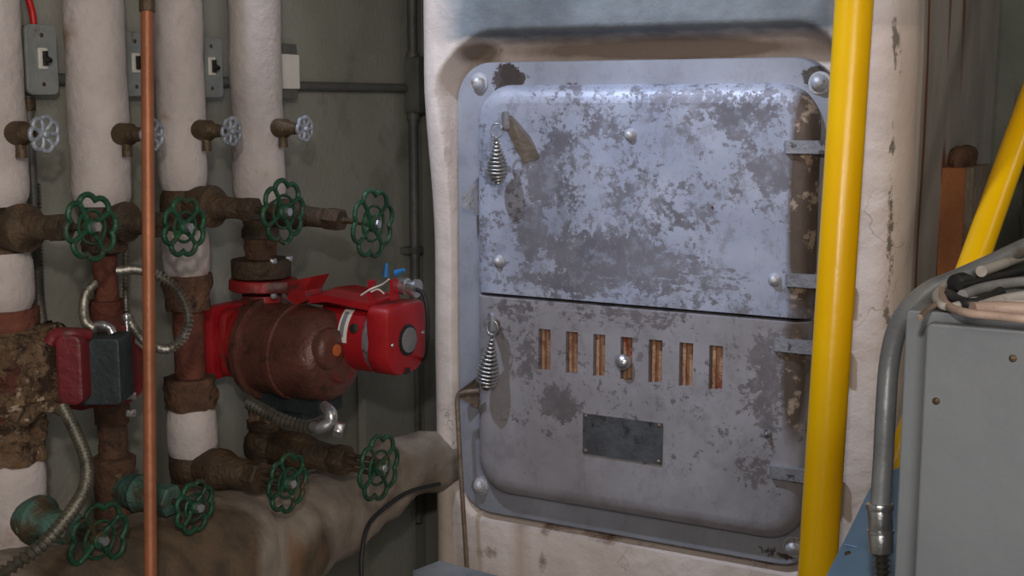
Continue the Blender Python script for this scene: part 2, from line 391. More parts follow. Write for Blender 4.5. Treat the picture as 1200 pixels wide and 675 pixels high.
# peeling paint used on the doors and frame
def peel(name, light, light2, dark, dark2, blobs, bias, warm=(), streak=(), ns=21, wear=1.0):
    t = NT(name)
    nz = t.math('ADD', t.math('MULTIPLY', t.noise(ns, 12, .78), .62), t.math('MULTIPLY', t.noise(ns*4.2, 8, .78, (1, 1, 1), (5, 5, 5)), .38))
    dens = t.math('ADD', nz, t.math('MULTIPLY', t.blobs(blobs), .85))
    if streak:
        sm = t.blobs(streak)
        st = t.noise(ns*1.3, 10, .75, (.55, .55, 3.2), (9, 1, 2))
        dens = t.math('ADD', dens, t.math('MULTIPLY', sm, t.math('SUBTRACT', st, .42)))
    mask = t.rng(dens, bias, bias+.018)
    lc = t.mix(t.rng(t.noise(7, 6, .6, (1, 1, 1), (2, 2, 2)), .35, .65), light, light2)
    lc = t.mix(t.rng(t.noise(60, 6, .7), .6, .75, 0, .5), lc, S(112, 110, 116))
    dc = t.mix(t.rng(t.noise(12, 6, .6, (1, 1, 1), (8, 2, 2)), .35, .65), dark, dark2)
    dc = t.mix(t.rng(t.noise(38, 8, .75, (1, 1, 1), (6, 6, 1)), .5, .62, 0, .45*wear), dc, lc)
    lc = t.mix(t.rng(t.noise(26, 9, .78, (1, 1, .8), (1, 6, 9)), .52, .6, 0, .5*wear), lc, dark2)
    col = t.mix(mask, lc, dc)
    if warm:
        wm = t.math('ADD', t.blobs(warm), t.math('MULTIPLY', t.noise(18, 8, .7, (1, 1, .6)), .35))
        col = t.mix(t.rng(wm, .45, .75), col, t.mix(t.rng(t.noise(26, 8, .7), .55, .6), S(96, 82, 72), S(172, 152, 134)))
    hgt = t.math('SUBTRACT', t.math('MULTIPLY', t.noise(90, 4, .6), .15), mask)
    t.bump(hgt, .35, .0012)
    return t.fin(col, t.rng(mask, 0, 1, .50, .55), .25)
DY = Y0-.014
D = lambda px, py: tuple(pY(px, py, Y0-.05))
up_blobs = [(D(655, 165), (.03, .2, .03), .2), (D(640, 215), (.05, .2, .07), .22), (D(700, 300), (.16, .2, .06), .22), (D(760, 240), (.12, .2, .1), .05),
            (D(870, 140), (.06, .2, .04), .16), (D(905, 200), (.05, .2, .05), .2), (D(620, 270), (.05, .2, .06), .14), (D(660, 330), (.12, .2, .02), .12), (D(700,150),(.05,.2,.03),.1),
            (D(800, 120), (.2, .2, .04), .05), (D(590, 120), (.06, .2, .06), -.3), (D(880, 300), (.1, .2, .08), -.14), (D(800, 200), (.06, .2, .06), -.06)]
warm_up = [(D(942, 230), (.042, .2, .36), 1.2), (D(620, 230), (.022, .2, .05), .35)]  # second spot paints the coil grip's shadow in brown
m_door_up = peel('peeling_silver_paint_upper', S(158, 164, 184), S(186, 190, 206), S(112, 110, 118), S(132, 130, 138), up_blobs, .512, warm_up, [(D(780, 320), (.2, .2, .05), 1.0), (D(690, 335), (.15, .2, .03), .8)])
lo_blobs = [(D(655, 475), (.05, .2, .045), .28), (D(620, 420), (.05, .2, .06), .12), (D(600, 375), (.06, .2, .05), .1), (D(900, 450), (.05, .2, .12), .18), (D(890, 560), (.05, .2, .05), .12),
            (D(845, 520), (.05, .2, .04), .03), (D(620, 545), (.16, .2, .07), -.3), (D(750, 590), (.4, .2, .08), -.4), (D(700, 450), (.1, .2, .03), .08), (D(700, 370), (.2, .2, .03), .06)]
warm_lo = [(D(930, 440), (.035, .2, .2), 1.0), (D(770, 470), (.02, .2, .06), .4), (D(600, 440), (.02, .2, .04), .35)]
m_door_lo = peel('peeling_silver_paint_lower', S(148, 144, 148), S(170, 166, 172), S(108, 102, 104), S(122, 116, 118), lo_blobs, .545, warm_lo, [(D(700, 365), (.3, .2, .03), .6)], wear=.6)
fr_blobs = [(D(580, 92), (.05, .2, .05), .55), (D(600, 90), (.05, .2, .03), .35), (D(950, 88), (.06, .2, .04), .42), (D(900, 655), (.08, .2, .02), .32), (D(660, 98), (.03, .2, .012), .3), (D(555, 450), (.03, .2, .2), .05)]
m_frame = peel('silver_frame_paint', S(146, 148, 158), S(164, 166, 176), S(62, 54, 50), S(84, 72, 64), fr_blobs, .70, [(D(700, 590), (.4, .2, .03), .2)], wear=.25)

m_bolt = simple('light_painted_bolt', S(176, 178, 186), S(200, 198, 200), 40, .4, .3, .3, 90, [(S(140, 112, 90), 60, .56, .08)])
# frame: outer rounded plate with a low lip
fl = []
for ins, h in ((0, .0), (.0005, .010), (.003, .013), (.06, .013)):
    fl.append([V((x, Y0+.004-h-.006, z)) for x, z in rrect(FX0+ins, FX1-ins, FB+ins, FT-ins, (max(.075-ins, .01),)*4, 10)])
frm = MB().loops([[V((p.x, Y0+.045, p.z)) for p in fl[0]]]+fl).build('door_frame', m_frame, boiler, 50)
FY = Y0-.015          # front of frame
def screw(px, py, r, h, mat, parent, name='bolt', y=FY):
    c = pY(px, py, y); mb = MB()
    mb.cyl(c+V((0, .004, 0)), c+V((0, -.003, 0)), r*1.25, seg=20); mb.dome(c+V((0, -.002, 0)), (0, -1, 0), r, h)
    return mb.build(name, mat, parent, 60)
for (px, py) in ((562, 97), (961, 97), (563, 569), (930, 640)): screw(px, py, .0155, .017, m_bolt, boiler)

# doors
DX0 = pY(565, 300, FY).x; DX1 = pY(957, 300, FY).x
DT = (pY(620, 100, FY).z+pY(900, 97, FY).z)/2; DBt = (pY(620, 580, FY).z+pY(900, 628, FY).z)/2
SEAM = (pY(575, 346, FY-.035).z+pY(945, 377, FY-.035).z)/2
print('door', DX0, DX1, DT, DBt, SEAM, 'seam', pY(575, 346, FY-.035).z, pY(945, 377, FY-.035).z, pY(620, 100, FY).z, pY(900, 97, FY).z, pY(620, 580, FY).z, pY(900, 628, FY).z)
prof = ((0, .0), (0, .010), (.003, .019), (.008, .0265), (.015, .032), (.024, .0355), (.034, .037), (.036, .037))
def door(x0, x1, z0, z1, rad, seam_top):
    L = []
    for ins, h in prof:
        k = .08
        a = ins*k if seam_top else ins; b = ins if seam_top else ins*k
        r = tuple(max(q-ins, .004) if q > .01 else .003 for q in rad)
        L.append([V((x, FY+.002-h, z)) for x, z in rrect(x0+ins, x1-ins, z0+(b if seam_top else b), z1-(a if seam_top else a), r, 10)])
    return MB().loops(L)
up = door(DX0, DX1, SEAM+.0018, DT, (.003, .003, .072, .072), False).build('fire_door', m_door_up, boiler, 30)
lo = door(DX0, DX1, DBt, SEAM-.0018, (.072, .072, .003, .003), True)
FD = FY-.035          # face of the doors
lo = lo.build('ash_door', m_door_lo, boiler, 30)
tag(up, 'upper fire door with flaking paint'); tag(lo, 'lower ash door with slots and nameplate')
# louvre slots cut through the ash door
cut = MB()
slots = [((631, 383), (645, 434)), ((663, 387), (677, 439)), ((695, 390), (709, 443)), ((727, 393), (741, 447)), ((760, 397), (776, 451)), ((796, 401), (812, 456)), ((831, 404), (847, 460))]
zt = sum(pY(a[0], a[1]+1, FD).z for a, b in slots)/7; zb = sum(pY(b[0], b[1]-1, FD).z for a, b in slots)/7
sx = []
for (a, b) in slots:
    x0 = pY(a[0], 420, FD).x; x1 = pY(b[0], 420, FD).x; sx.append((x0+x1)/2)
    cut.box(((x0+x1)/2, FD, (zt+zb)/2), (x1-x0, .05, zt-zb))
cutter = cut.build('cutter', m_slot)
md = lo.modifiers.new('b', 'BOOLEAN'); md.operation = 'DIFFERENCE'; md.solver = 'EXACT'; md.object = cutter
bpy.context.view_layer.update()
dg = bpy.context.evaluated_depsgraph_get()
nm = bpy.data.meshes.new_from_object(lo.evaluated_get(dg)); lo.modifiers.clear(); lo.data = nm
bpy.data.objects.remove(cutter)
for p_ in lo.data.polygons:
    if p_.normal.y < -.999 or abs(p_.center.y+lo.parent.location.y-FY) < .034 and abs(p_.normal.x) > .99 and DX0+.1 < p_.center.x+lo.parent.location.x < DX1-.06: p_.use_smooth = False
for p_ in up.data.polygons:
    if p_.normal.y < -.999: p_.use_smooth = False
lo.data.set_sharp_from_angle(angle=math.radians(30))
dp = MB()
dp.box(((sx[0]+sx[-1])/2, FD+.017, (zt+zb)/2), (sx[-1]-sx[0]+.06, .004, zt-zb+.02))
for x in sx: dp.box((x-.006, FD+.012, (zt+zb)/2), (.006, .010, zt-zb+.01))
tag(dp.build('damper_plate', m_slot, lo), 'rusty slide behind the slots')
kc = pY(731, 424, FD-.006); kb = MB()
kb.cyl(kc+V((0, .02, 0)), kc, .006); kb.lathe(kc+V((0, .004, 0)), (0, -1, 0), [(0, .012), (.004, .015), (.01, .0155), (.016, .012), (.02, .006), (.021, .001)], 24)
kb.build('slide_knob', m_chrome, lo, 50)
# nameplate with its rivets
n0 = pY(684, 484, FD); n1 = pY(776, 546, FD); cx = (n0.x+n1.x)/2
zn1 = (pY(684, 484, FD).z+pY(775, 496, FD).z)/2; zn0 = (pY(684, 530, FD).z+pY(775, 545, FD).z)/2
MB().box((cx, FD-.0015, (zn0+zn1)/2), (n1.x-n0.x, .003, zn1-zn0)).build('nameplate', m_nameplate, lo)
for x in (n0.x+.006, n1.x-.006):
    for z in (zn0+.006, zn1-.004):
        MB().dome((x, FD-.002, z), (0, -1, 0), .0035, .003, 12).build('rivet', m_steel_brown, lo)
def rivet(px, py, par, mat=m_bolt, r=.0095):
    c = pY(px, py, FD); MB().lathe(c+V((0, .004, 0)), (0, -1, 0), [(0, r*1.25), (.0055, r*1.25), (.0075, r), (.012, r*.85), (.0155, r*.5), (.0165, r*.05)], 20).build('rivet', mat, par, 60)
for a in ((739, 158), (585, 306), (908, 328)): rivet(*a, up)
MB().cyl(pY(835, 243, FD)+V((0, .002, 0)), pY(835, 243, FD)+V((0, -.0015, 0)), .0024, seg=10).build('rivet', m_rust, up)
rivet(900, 508, lo, m_iron, .006)
def hinge(px0, px1, py, par):
    c0 = pY(px0, py, FD-.01); c1 = pY(px1, py, FD-.01); z = c0.z; h = .022; L = []
    mb = MB()
    for x, dz, y in ((c0.x, h*.36, FD+.001), (c0.x+.002, h*.44, FD-.006), (c0.x+.006, h*.5, FD-.010), (c1.x, h*.5, FD-.010), (c1.x+.012, h*.5, FD-.008), (c1.x+.026, h*.5, FD+.004)):
        L.append([V((x, y, z-dz)), V((x, y, z+dz)), V((x, y+.016, z+dz)), V((x, y+.016, z-dz))])
    mb.loops(L); mb.cyl(V((c1.x+.030, FD+.006, z-.02)), V((c1.x+.030, FD+.006, z+.02)), .008)
    mb.build('hinge_strap', m_iron, par, 25)
hinge(917, 963, 172, up); hinge(918, 957, 328, up); hinge(904, 955, 404, lo); hinge(900, 950, 553, lo)

m_stud = simple('worn_steel_and_shadow', S(132, 120, 110), S(160, 150, 142), 26, .5, .2, .3, 90, [(S(110, 86, 66), 30, .58, .1)])
# latch eye, ring and coiled grips
def coil(top, bot, rfun, turns, wire, parent, mat):
    d = bot-top; L = d.length; d.normalize(); u, w = frame_of(d); n = turns*16
    pts = [top + d*L*i/n + (u*math.cos(2*PI*i/16)+w*math.sin(2*PI*i/16))*rfun(i/n) for i in range(n+1)]
    return MB().tube(pts, wire, 8).build('coil_grip', mat, parent, 60)
def ring(c, R, wire, nrm, parent, mat, name='ring', sc=1.3):
    u, w = frame_of(nrm); pts = [c + u*R*math.cos(2*PI*i/28) + w*R*sc*math.sin(2*PI*i/28) for i in range(28)]
    return MB().tube(pts, wire, 8, closed=True).build(name, mat, parent, 60)
# upper latch: a flat eye standing off the door
e0 = pY(621, 180, FD); e1 = pY(594, 138, FD-.05)
ax = (e1-e0).normalized()
pa = (e1-e0).normalized(); pn = pa.cross(V((.75, 0, .6))).normalized(); pw = pa.cross(pn).normalized(); sl = []
for f, wd, th in ((-.1, .017, .012), (.3, .0155, .010), (.7, .012, .008), (.95, .0095, .006), (1.0, .008, .004)):
    c = e0.lerp(e1, f); sl.append([c+pw*wd+pn*th, c-pw*wd+pn*th, c-pw*wd-pn*th, c+pw*wd-pn*th])
MB().loops(sl).build('latch_stud', m_stud, up, 25)  # stud widened and browned to include the shadow of the eye
eb = MB(); ec = pY(592, 142, FD-.055)
eb.rbox(ec, (.016, .010, .036), .006, (V((.86, -.5, 0)), V((.5, .86, 0)), V((0, 0, 1))))
eb.build('latch_eye', m_iron, up, 40)
ring(pY(582, 153, FD-.058), .0105, .0016, V((.25, -1, 0)), up, m_spring)
g0 = pY(582, 163, FD-.058); g1 = pY(583, 214, FD-.045)
coil(g0, g1, lambda t: .003+.0155*math.sin(PI*min(1, (t*.95)**1.6)), 12, .0027, up, m_spring)
MB().cyl(g0, g1, .0025, .006).build('grip_core', m_steel_brown, up)
# lower latch
e0 = pY(580, 380, FD); ec = pY(576, 378, FD-.04)
MB().tube([e0+V((0, .004, 0)), e0.lerp(ec, .5), ec], [.011, .010, .009], 10).build('latch_stud', m_steel_brown, lo)
MB().rbox(ec, (.018, .010, .04), .007, (V((.86, -.5, 0)), V((.5, .86, 0)), V((0, 0, 1)))).build('latch_eye', m_iron, lo, 40)
ring(pY(577, 384, FD-.045), .0105, .0018, V((.3, -1, 0)), lo, m_spring)
g0 = pY(577, 394, FD-.045); g1 = pY(570, 450, FD-.035)
coil(g0, g1, lambda t: .003+.0165*math.sin(PI*min(1, (t*.80)**1.6)), 13, .0027, lo, m_spring)
MB().cyl(g0, g1, .0025, .010).sphere(g1+V((0, 0, -.002)), .011).build('grip_core', m_brass, lo)
# catches on the frame at the left
def catch(pts, th, mat):
    P = [pY(px, py, y) for px, py, y in pts]
    mb = MB(); L0 = P; L1 = [p+V((0, th, 0)) for p in P]
    mb.loops([L0, L1]); return mb.build('door_catch', mat, boiler, 30)
catch([(563, 204, FY-.006), (541, 232, FY-.05), (541, 243, FY-.052), (563, 254, FY-.006)], .014, m_bolt)
catch([(562, 440, FY-.003), (550, 452, FY-.03), (536, 459, FY-.035), (538, 466, FY-.035), (562, 480, FY-.003)], .012, m_steel_brown)

# hooked rod hanging on the lower catch
rod_p = [pY(x, y, FY-.055) for x, y in ((562, 458), (550, 459), (541, 461), (536, 466), (537, 500), (541, 570), (545, 630), (549, 690), (552, 720))]
tag(MB().tube(spline(rod_p, 60), .0048, 10).build('poker_rod', m_steel_brown, None, 60), 'thin brown steel rod hooked on the lower door catch at the boiler\'s left edge', 'rod')

# rusty sheet box on the boiler's side and an opening's darkness as a black duct behind
bz1 = pY(1115, 196, 2.50).z
rb = thing('rusted_box', V((XR+.04, 2.57, 0)), 'tall orange rusted sheet-metal box fixed to the right side of the boiler', 'box')
MB().box((XR+.028, 2.57, bz1/2), (.044, .20, bz1)).build('shell', m_rustbox, rb)
MB().box((XR+.057, 2.57, bz1/2), (.014, .205, bz1+.002)).build('edge_strip', m_ins_dirty, rb)
MB().sphere((XR+.022, 2.58, bz1+.004), .03, (.8, 2.6, 1.1)).disp(.012, 34, 3).build('rust_crust', m_rust, rb)
tag(MB().box((.34, 3.15, bz1/2), (1.3, .5, bz1)).build('dark_opening_block', m_opening_dark), 'plain black duct behind the grey cabinet at the far right', 'block')

# rusted thin pipes coming down the back wall beside the boiler
for k, (px, lab) in enumerate(((1108, 'thin rust-brown vertical pipe nearest the boiler on its right'), (1124, 'thicker dark rusty vertical pipe above the orange rusted box'))):
    c = pY(px+10, 120, 2.74+.1*k); r = .006+.003*k
    n = 60; pts = [V((c.x+.002*math.sin(i*.9), c.y, bz1+.02+(2.78-bz1-.02)*i/(n-1))) for i in range(n)]
    tag(MB().tube(pts, [r*(1+.2*noise.noise(V((0, k, i*.7)))) for i in range(n)], 12).build('drip_pipe', m_rust, None, 60), lab, 'pipe')

# ------------------------------------------------------------------ yellow gas pipes
a = pD(1005, -60, 2.00); b = pD(954, 730, 2.0)
dvec = (b-a).normalized(); top = a - dvec*((2.79-a.z)/dvec.z*-1) if False else a+(a-b)*((2.79-a.z)/(a.z-b.z)); bot = a+(b-a)*((a.z-.005)/(a.z-b.z))
gp = MB().cyl(top, bot, .0298, seg=48)
tag(gp.build('gas_pipe', m_yellow, None, 60), 'thick upright yellow gas pipe in front of the boiler door hinges', 'pipe')
a = pD(1203, 134, 2.15); b = pD(1050, 560, 1.85)
e = a+(a-b)*1.1; f_ = a+(b-a)*1.55
tag(MB().cyl(e, f_, .0225, seg=40).build('gas_pipe', m_yellow, None, 60), 'slanting yellow pipe passing behind the grey cabinet at the right edge', 'pipe')

# ------------------------------------------------------------------ grey control cabinet in the foreground
YC = 1.234
c0 = pY(1058, 368, YC); c1x = .10
ztop = pY(1080, 367, YC).z
cab = thing('control_cabinet', V(((c0.x+c1x)/2, YC+.11, 0)), 'grey enamelled control cabinet in the right foreground, top heaped with cables', 'cabinet')
xl = pY(1051, 520, YC).x; w = c1x-xl
MB().rbox(((xl+c1x)/2, YC+.115, (ztop+.1)/2), (w, .20, ztop-.1), .004).build('cabinet_body', m_box, cab, 40)
lx0 = pY(1077, 520, YC-.006).x
MB().rbox(((lx0+c1x-.02)/2, YC+.010, (ztop+.12)/2-.002), (c1x-.02-lx0, .018, ztop-.12-.014), .006).build('cabinet_door', m_box, cab, 40)
for px, py in ((1097, 470), (1187, 420)):
    c = pY(px, py, YC+.001); MB().dome(c, (0, -1, 0), .0036, .0022, 14).build('screw', m_brass, cab)
for x in (xl+.04, c1x-.04):
    MB().box((x, YC+.11, .05), (.04, .16, .102)).build('leg', m_box, cab)
# conduits and cables on the cabinet
cp = [pD(1031, 600, 1.36), pD(1035, 540, 1.36), pD(1038, 480, 1.36), pD(1043, 420, 1.37), pD(1056, 375, 1.39), pD(1085, 343, 1.42), pD(1120, 327, 1.46), pD(1160, 309, 1.52), pD(1200, 290, 1.58), pD(1240, 274, 1.65)]
ct = thing('electrical_conduit', pD(1031, 640, 1.36), 'grey bent conduit rising left of the grey cabinet and over its top', 'conduit')
MB().tube(spline(cp, 90), .0108, 20).build('conduit_tube', simple('galvanised_conduit', S(132, 136, 142), S(156, 158, 160), 14, .42, .3, .1, 60, [(S(124, 112, 98), 16, .6, .1)]), ct, 60)
q = lambda y: pD(1031+(600-y)*-.035, y, 1.36)
cn = MB(); cn.cyl(q(590), q(598), .0145, seg=28, bev=.001); cn.cyl(q(597), q(622), .0128, seg=28, bev=.001); cn.cyl(q(621), q(625), .0142, seg=28); cn.cyl(q(625), q(648), .0132, .0125, seg=28, bev=.001)
cn.build('connector', m_chrome, ct, 40)
m = armor([q(648), q(680), q(720), q(760)+V((0, 0, -.02))], .0075, .006); m.build('flexible_tail', m_armor, ct, 60)
def TP(px, py, r=.006): return pZ(px, py, ztop+r+.002)
tag(MB().tube(spline([TP(1124, 336), TP(1150, 330), TP(1180, 322), TP(1230, 310)], 30), [.0045]*30, 14).build('black_cable', m_black_rubber, None, 60), 'thick black cable lying over the grey cabinet toward the right edge', 'cable')
cb = MB().tube(spline([TP(1112, 345), TP(1122, 352), TP(1140, 356), TP(1158, 350), TP(1172, 342)], 30), .0055, 14)
tag(cb.build('black_cable', m_black_rubber, None, 60), 'short looped black cable below the thick one on the grey cabinet', 'cable')
pale = simple('pale_cable_jacket', S(176, 172, 166), S(196, 190, 184), 20, .5, 0, .1, 60, [(S(140, 110, 90), 16, .6, .1)])
pinkish = simple('brownish_cable_jacket', S(164, 140, 126), S(184, 160, 146), 20, .5)
for pts, r, mt, lab in (
        ([(1103, 340, 1.38), (1108, 356, 1.36), (1130, 366, 1.34), (1165, 370, 1.32), (1210, 374, 1.30), (1260, 370, 1.28)], .0042, pinkish, 'brownish cable lying along the front rim of the grey cabinet top'),
        ([(1078, 372, 1.30), (1088, 362, 1.32), (1106, 352, 1.35), (1112, 342, 1.37)], .0028, m_steel_brown, 'thin brown wire looping over the corner of the grey cabinet'),
        ([(1150, 318, 1.46), (1170, 311, 1.46), (1200, 300, 1.47), (1240, 290, 1.47)], .0065, pale, 'pale cable resting on the bent conduit at the right edge'),
        ([(1150, 360, 1.36), (1175, 352, 1.36), (1210, 346, 1.36), (1250, 342, 1.36)], .006, pale, 'pale cable crossing the middle of the grey cabinet top')):
    tag(MB().tube(spline([TP(p[0], p[1], r) for p in pts], 40), r, 12).build('cable', mt, None, 60), lab, 'cable')
for pts, r, mt, lab in (
        ([(1140, 362, 1.31), (1165, 361, 1.29), (1200, 362, 1.27), (1250, 362, 1.25)], .0065, pinkish, 'brown-grey cable at the front of the heap on the grey cabinet'),
        ([(1128, 346, 1.37), (1150, 338, 1.36), (1180, 332, 1.35), (1230, 327, 1.34)], .0055, simple('grey_cable_jacket', S(130, 130, 132), S(150, 150, 150), 20, .5), 'grey cable running beside the thick black one on the grey cabinet'),
        ([(1106, 334, 1.42), (1096, 348, 1.38), (1110, 360, 1.34), (1145, 352, 1.36), (1190, 356, 1.33), (1240, 352, 1.33)], .0038, pale, 'thin pale wire twisting over the grey cabinet top')):
    tag(MB().tube(spline([TP(p[0], p[1], r) for p in pts], 40), r, 12).build('cable', mt, None, 60), lab, 'cable')
cg = MB(); gc = TP(1126, 332); gd = (TP(1150, 328)-gc).normalized()
cg.lathe(gc-gd*.012, gd, [(0, .006), (.002, .0105), (.010, .0115), (.016, .0115), (.018, .009), (.026, .0085)], 24)
tag(cg.build('cable_gland', m_black_rubber, None, 40), 'round black cable gland on the conduit above the grey cabinet', 'gland')

# pale blue sheet-metal cover low behind the conduit
def slab(pxs, th, dirn=V((0, 1, 0))):
    P = [pD(*p) for p in pxs]; return MB().loops([P, [p+dirn*th for p in P]])
bl = thing('blue_cover', pD(1020, 700, 1.62), 'pale blue sheet-metal cover between the yellow pipe and the grey cabinet', 'cover')
slab([(1019, 573, 1.74), (1036, 556, 1.76), (1060, 545, 1.76), (1110, 545, 1.72), (1110, 760, 1.5), (925, 760, 1.52), (988, 636, 1.66)], .004).build('sloped_panel', m_blue, bl, 20)
ss = [pD(990, 638, 1.652), pD(1016, 643, 1.64), pD(1060, 646, 1.63), pD(1100, 648, 1.62)]
MB().tube(ss, .0016, 8).build('seam', m_blue, bl)
MB().dome(pD(994, 650, 1.64), -FW, .005, .004, 14).build('rivet', m_brass, bl)
# metal cabinet top at the bottom of the view
zt_ = pD(515, 658, 1.95).z
P = [pZ(484, 669, zt_), pZ(515, 657, zt_), pZ(640, 689, zt_), pZ(590, 720, zt_)]
mt = MB().loops([[p+V((0, 0, -zt_+.0)) for p in P], [p+V((0, 0, -.012)) for p in P], [p+(p-P[0]).normalized()*0 for p in P]])
tag(mt.build('steel_box', m_bluegrey, None, 30), 'blue-grey metal box top at the bottom edge in front of the boiler', 'box')

# ------------------------------------------------------------------ the left wall: risers
RX = -1.52
RP = (-6, 118, 214, 303)            # pixel column of each riser at mid height
RY = [pX(px, 200, RX).y for px in RP]
def zr(k, py):                      # height of image row py on riser k
    r = ray(RP[k], py)
    # riser plane: nearest point of the ray to the vertical line
    t_ = (RX*r.x+RY[k]*r.y)/(r.x**2+r.y**2)
    return CAM.z + r.z*t_
def seg_ins(mb, x, y, z1, z0, r, sd=0):
    n = max(6, int((z1-z0)/.012)); L = []
    for i in range(n+1):
        z = z1+(z0-z1)*i/n; e = min(i, n-i)
        k = (.86, .965, 1)[min(e, 2)]
        L.append((z, r*k*(1+.012*noise.noise(V((sd, 0, z*14))))))
    mb.loops([[V((x+rad*math.cos(2*PI*j/36), y+rad*math.sin(2*PI*j/36), z)) for j in range(36)] for z, rad in L])
labs = ['leftmost insulated riser cut by the left edge, crusted with corrosion low down',
        'second insulated riser, carrying the small black and red pump',
        'third insulated riser, right of the copper pipe',
        'fourth insulated riser, standing over the big red pump']
RR = (.0455, .0447, .0405, .0462)
risers = []
for k in range(4):
    risers.append(thing('insulated_pipe', V((RX, RY[k], 0)), labs[k], 'pipe', 'insulated risers along the left wall'))
def ins(k, y1, y0, r=None, mat=m_ins, name='insulation', d=.0016, dy=0, dx=0):
    z1 = 2.79 if y1 is None else zr(k, y1); z0 = .01 if y0 is None else zr(k, y0)
    mb = MB(); seg_ins(mb, RX+dx, RY[k]+dy, z1, z0, r or RR[k], k+y0*.1 if y0 else k); mb.disp(d, 22, k*3.1)
    return mb.build(name, mat, risers[k], 60)
def core(k, y1, y0, r, mat=m_rust, name='iron_pipe', r2=None, d=.0016):
    z1, z0 = zr(k, y1), zr(k, y0) if y0 < 900 else .01; n = max(4, int((z1-z0)/.006)); r2 = r2 or r; c = V((RX, RY[k], 0))
    L = [[c+V(((r+(r2-r)*i/n)*math.cos(2*PI*j/28), (r+(r2-r)*i/n)*math.sin(2*PI*j/28), z1+(z0-z1)*i/n)) for j in range(28)] for i in range(n+1)]
    mb = MB().loops(L)
    if d: mb.disp(d, 60, k)
    return mb.build(name, mat, risers[k], 45)
# riser 1
ins(0, None, 241); core(0, 238, 300, .024, m_rust_dark); ins(0, 296, 363, .0455)
core(0, 362, 396, .049, m_rust_red, 'rusty_collar', None, .004)
core(0, 470, 540, .053, m_crust, 'corroded_sleeve', .047, .010); ins(0, 536, None, .0465)
# riser 2
ins(1, None, 241); core(1, 238, 400, .0185, m_rust_red); core(1, 352, 392, .029, m_rust_red, 'pump_collar', .022)
core(1, 462, 496, .026, m_rust, 'pump_flange', .027, .003); core(1, 494, 560, .021, m_rust, 'iron_pipe', .024, .003); core(1, 552, 592, .029, m_crust, 'corroded_sleeve', .03, .004); ins(1, 592, None, .030, m_ins_dirty)
# riser 3
ins(2, None, 222); core(2, 218, 275, .026, m_rust_dark); ins(2, 268, 323, .040); core(2, 321, 362, .043, m_rust, 'rusty_flange', .036, .006); core(2, 356, 446, .0255, m_rust_red)
core(2, 442, 478, .042, m_rust, 'rusty_flange', .043, .006); ins(2, 476, 536, .0425, m_ins, 'insulation'); core(2, 532, 999, .026, m_rust_dark)
# riser 4
ins(3, None, 238); core(3, 234, 302, .021, m_rust); core(3, 270, 303, .030, m_rust, 'pipe_union', .028, .003)
core(3, 470, 515, .033, m_crust, 'corroded_sleeve', .026, .006); core(3, 430, 999, .022, m_rust_dark)

# ------------------------------------------------------------------ valves
def handwheel(c, ax, R, n, mat, parent, wire=.0041, rot=0.0):
    ax = ax.normalized(); u, w = frame_of(ax); mb = MB(); N = n*10
    def P(a, r, o=0): return c + (u*math.cos(a+rot)+w*math.sin(a+rot))*r + ax*o
    mb.tube([P(2*PI*i/N, R*(1-.17*(1-abs(math.cos(n*PI*i/N))**.7)*1.0)) for i in range(N)], wire, 8, closed=True)
    for j in range(n if n < 8 else n//2):
        a = 2*PI*(j*(1 if n < 8 else 2)+.5)/n
        mb.tube([P(a, R*.2, -.002), P(a, R*.55, .001), P(a, R*.9, 0)], [wire*1.15, wire*.85, wire*.95], 8)
    rr = [P(2*PI*i/30, R*.52, .001) for i in range(30)]
    if R > .03: mb.tube(rr, wire*.6, 6, closed=True)
    mb.lathe(c-ax*.008, ax, [(0, R*.18), (.003, R*.25), (.013, R*.25), (.015, R*.18)], 16)
    return mb.build('handwheel', mat, parent, 60)

def gate(k, by, wx, wy, R, label, body=m_rust_dark, wheel=m_green, yoke=False, br=.042, bonnet=None, bk=1.0, nut=None, group='gate valves with green handwheels', rot=0.1, nw=8, tilt=(0, 0, 0), bodyL=.0):
    P = V((RX, RY[k], zr(k, by))); W = pY(wx, wy, RY[k]); t_ = thing('gate_valve', P, label, 'valve', group)
    d = (W-P); L = d.length; d.normalize()
    b = MB()
    b.lathe(P+V((0, 0, .052)), (0, 0, -1), [(0, .026), (.004, .034), (.018, .034), (.024, .03), (.036, br*.96), (.052, br), (.068, br*.96), (.08, .03), (.086, .034), (.100, .034), (.104, .026)], 28)
    b.disp(.0016, 50, k+by).build('valve_body', body, t_, 50)
    b = MB(); b.lathe(P, d, [(0, br*.8), (L*.24, br*.82), (L*.27, br*.86), (L*.32, br*.86), (L*.34, .024*bk), (L*.44, .018*bk), (L*.62, .0165*bk), (L*.64, .014*bk)], 26)
    b.disp(.0014, 50, k+by).build('bonnet', bonnet or body, t_, 50)
    MB().hexnut(P+d*L*.60, P+d*L*.74, .0205*(1+(bk-1)*.8)).build('packing_nut', bonnet or body, t_, 30)
    MB().cyl(P+d*L*.70, P+d*(L+.006), .0052, seg=14).build('stem', m_rust_dark, t_)
    if yoke:
        y = MB()
        for s_ in (-1, 1): y.cyl(P+d*L*.7+V((0, 0, .0125*s_)), P+d*(L-.004)+V((0, 0, .0125*s_)), .0042, seg=10)
        y.build('yoke', m_rust_dark, t_)
    hw = handwheel(W, d+V(tilt), R, nw, wheel, t_, rot=rot)
    MB().hexnut(W+d*.004, W+d*.014, .0075).build('wheel_nut', m_chrome, hw, 30)
    return t_
gate(0, 268, 107, 266, .044, 'green-wheeled gate valve in the upper row on the leftmost riser', br=.040)
gate(1, 258, 216, 266, .043, 'dark green gate valve wheel beside the copper pipe, upper row', br=.036, rot=.3)
gate(2, 240, 332, 248, .050, 'green-wheeled gate valve on the third riser, upper row', br=.040)
gate(3, 247, 437, 262, .058, 'green wheel on a long brown stem in the upper row, nearest the boiler', br=.032, rot=.25)
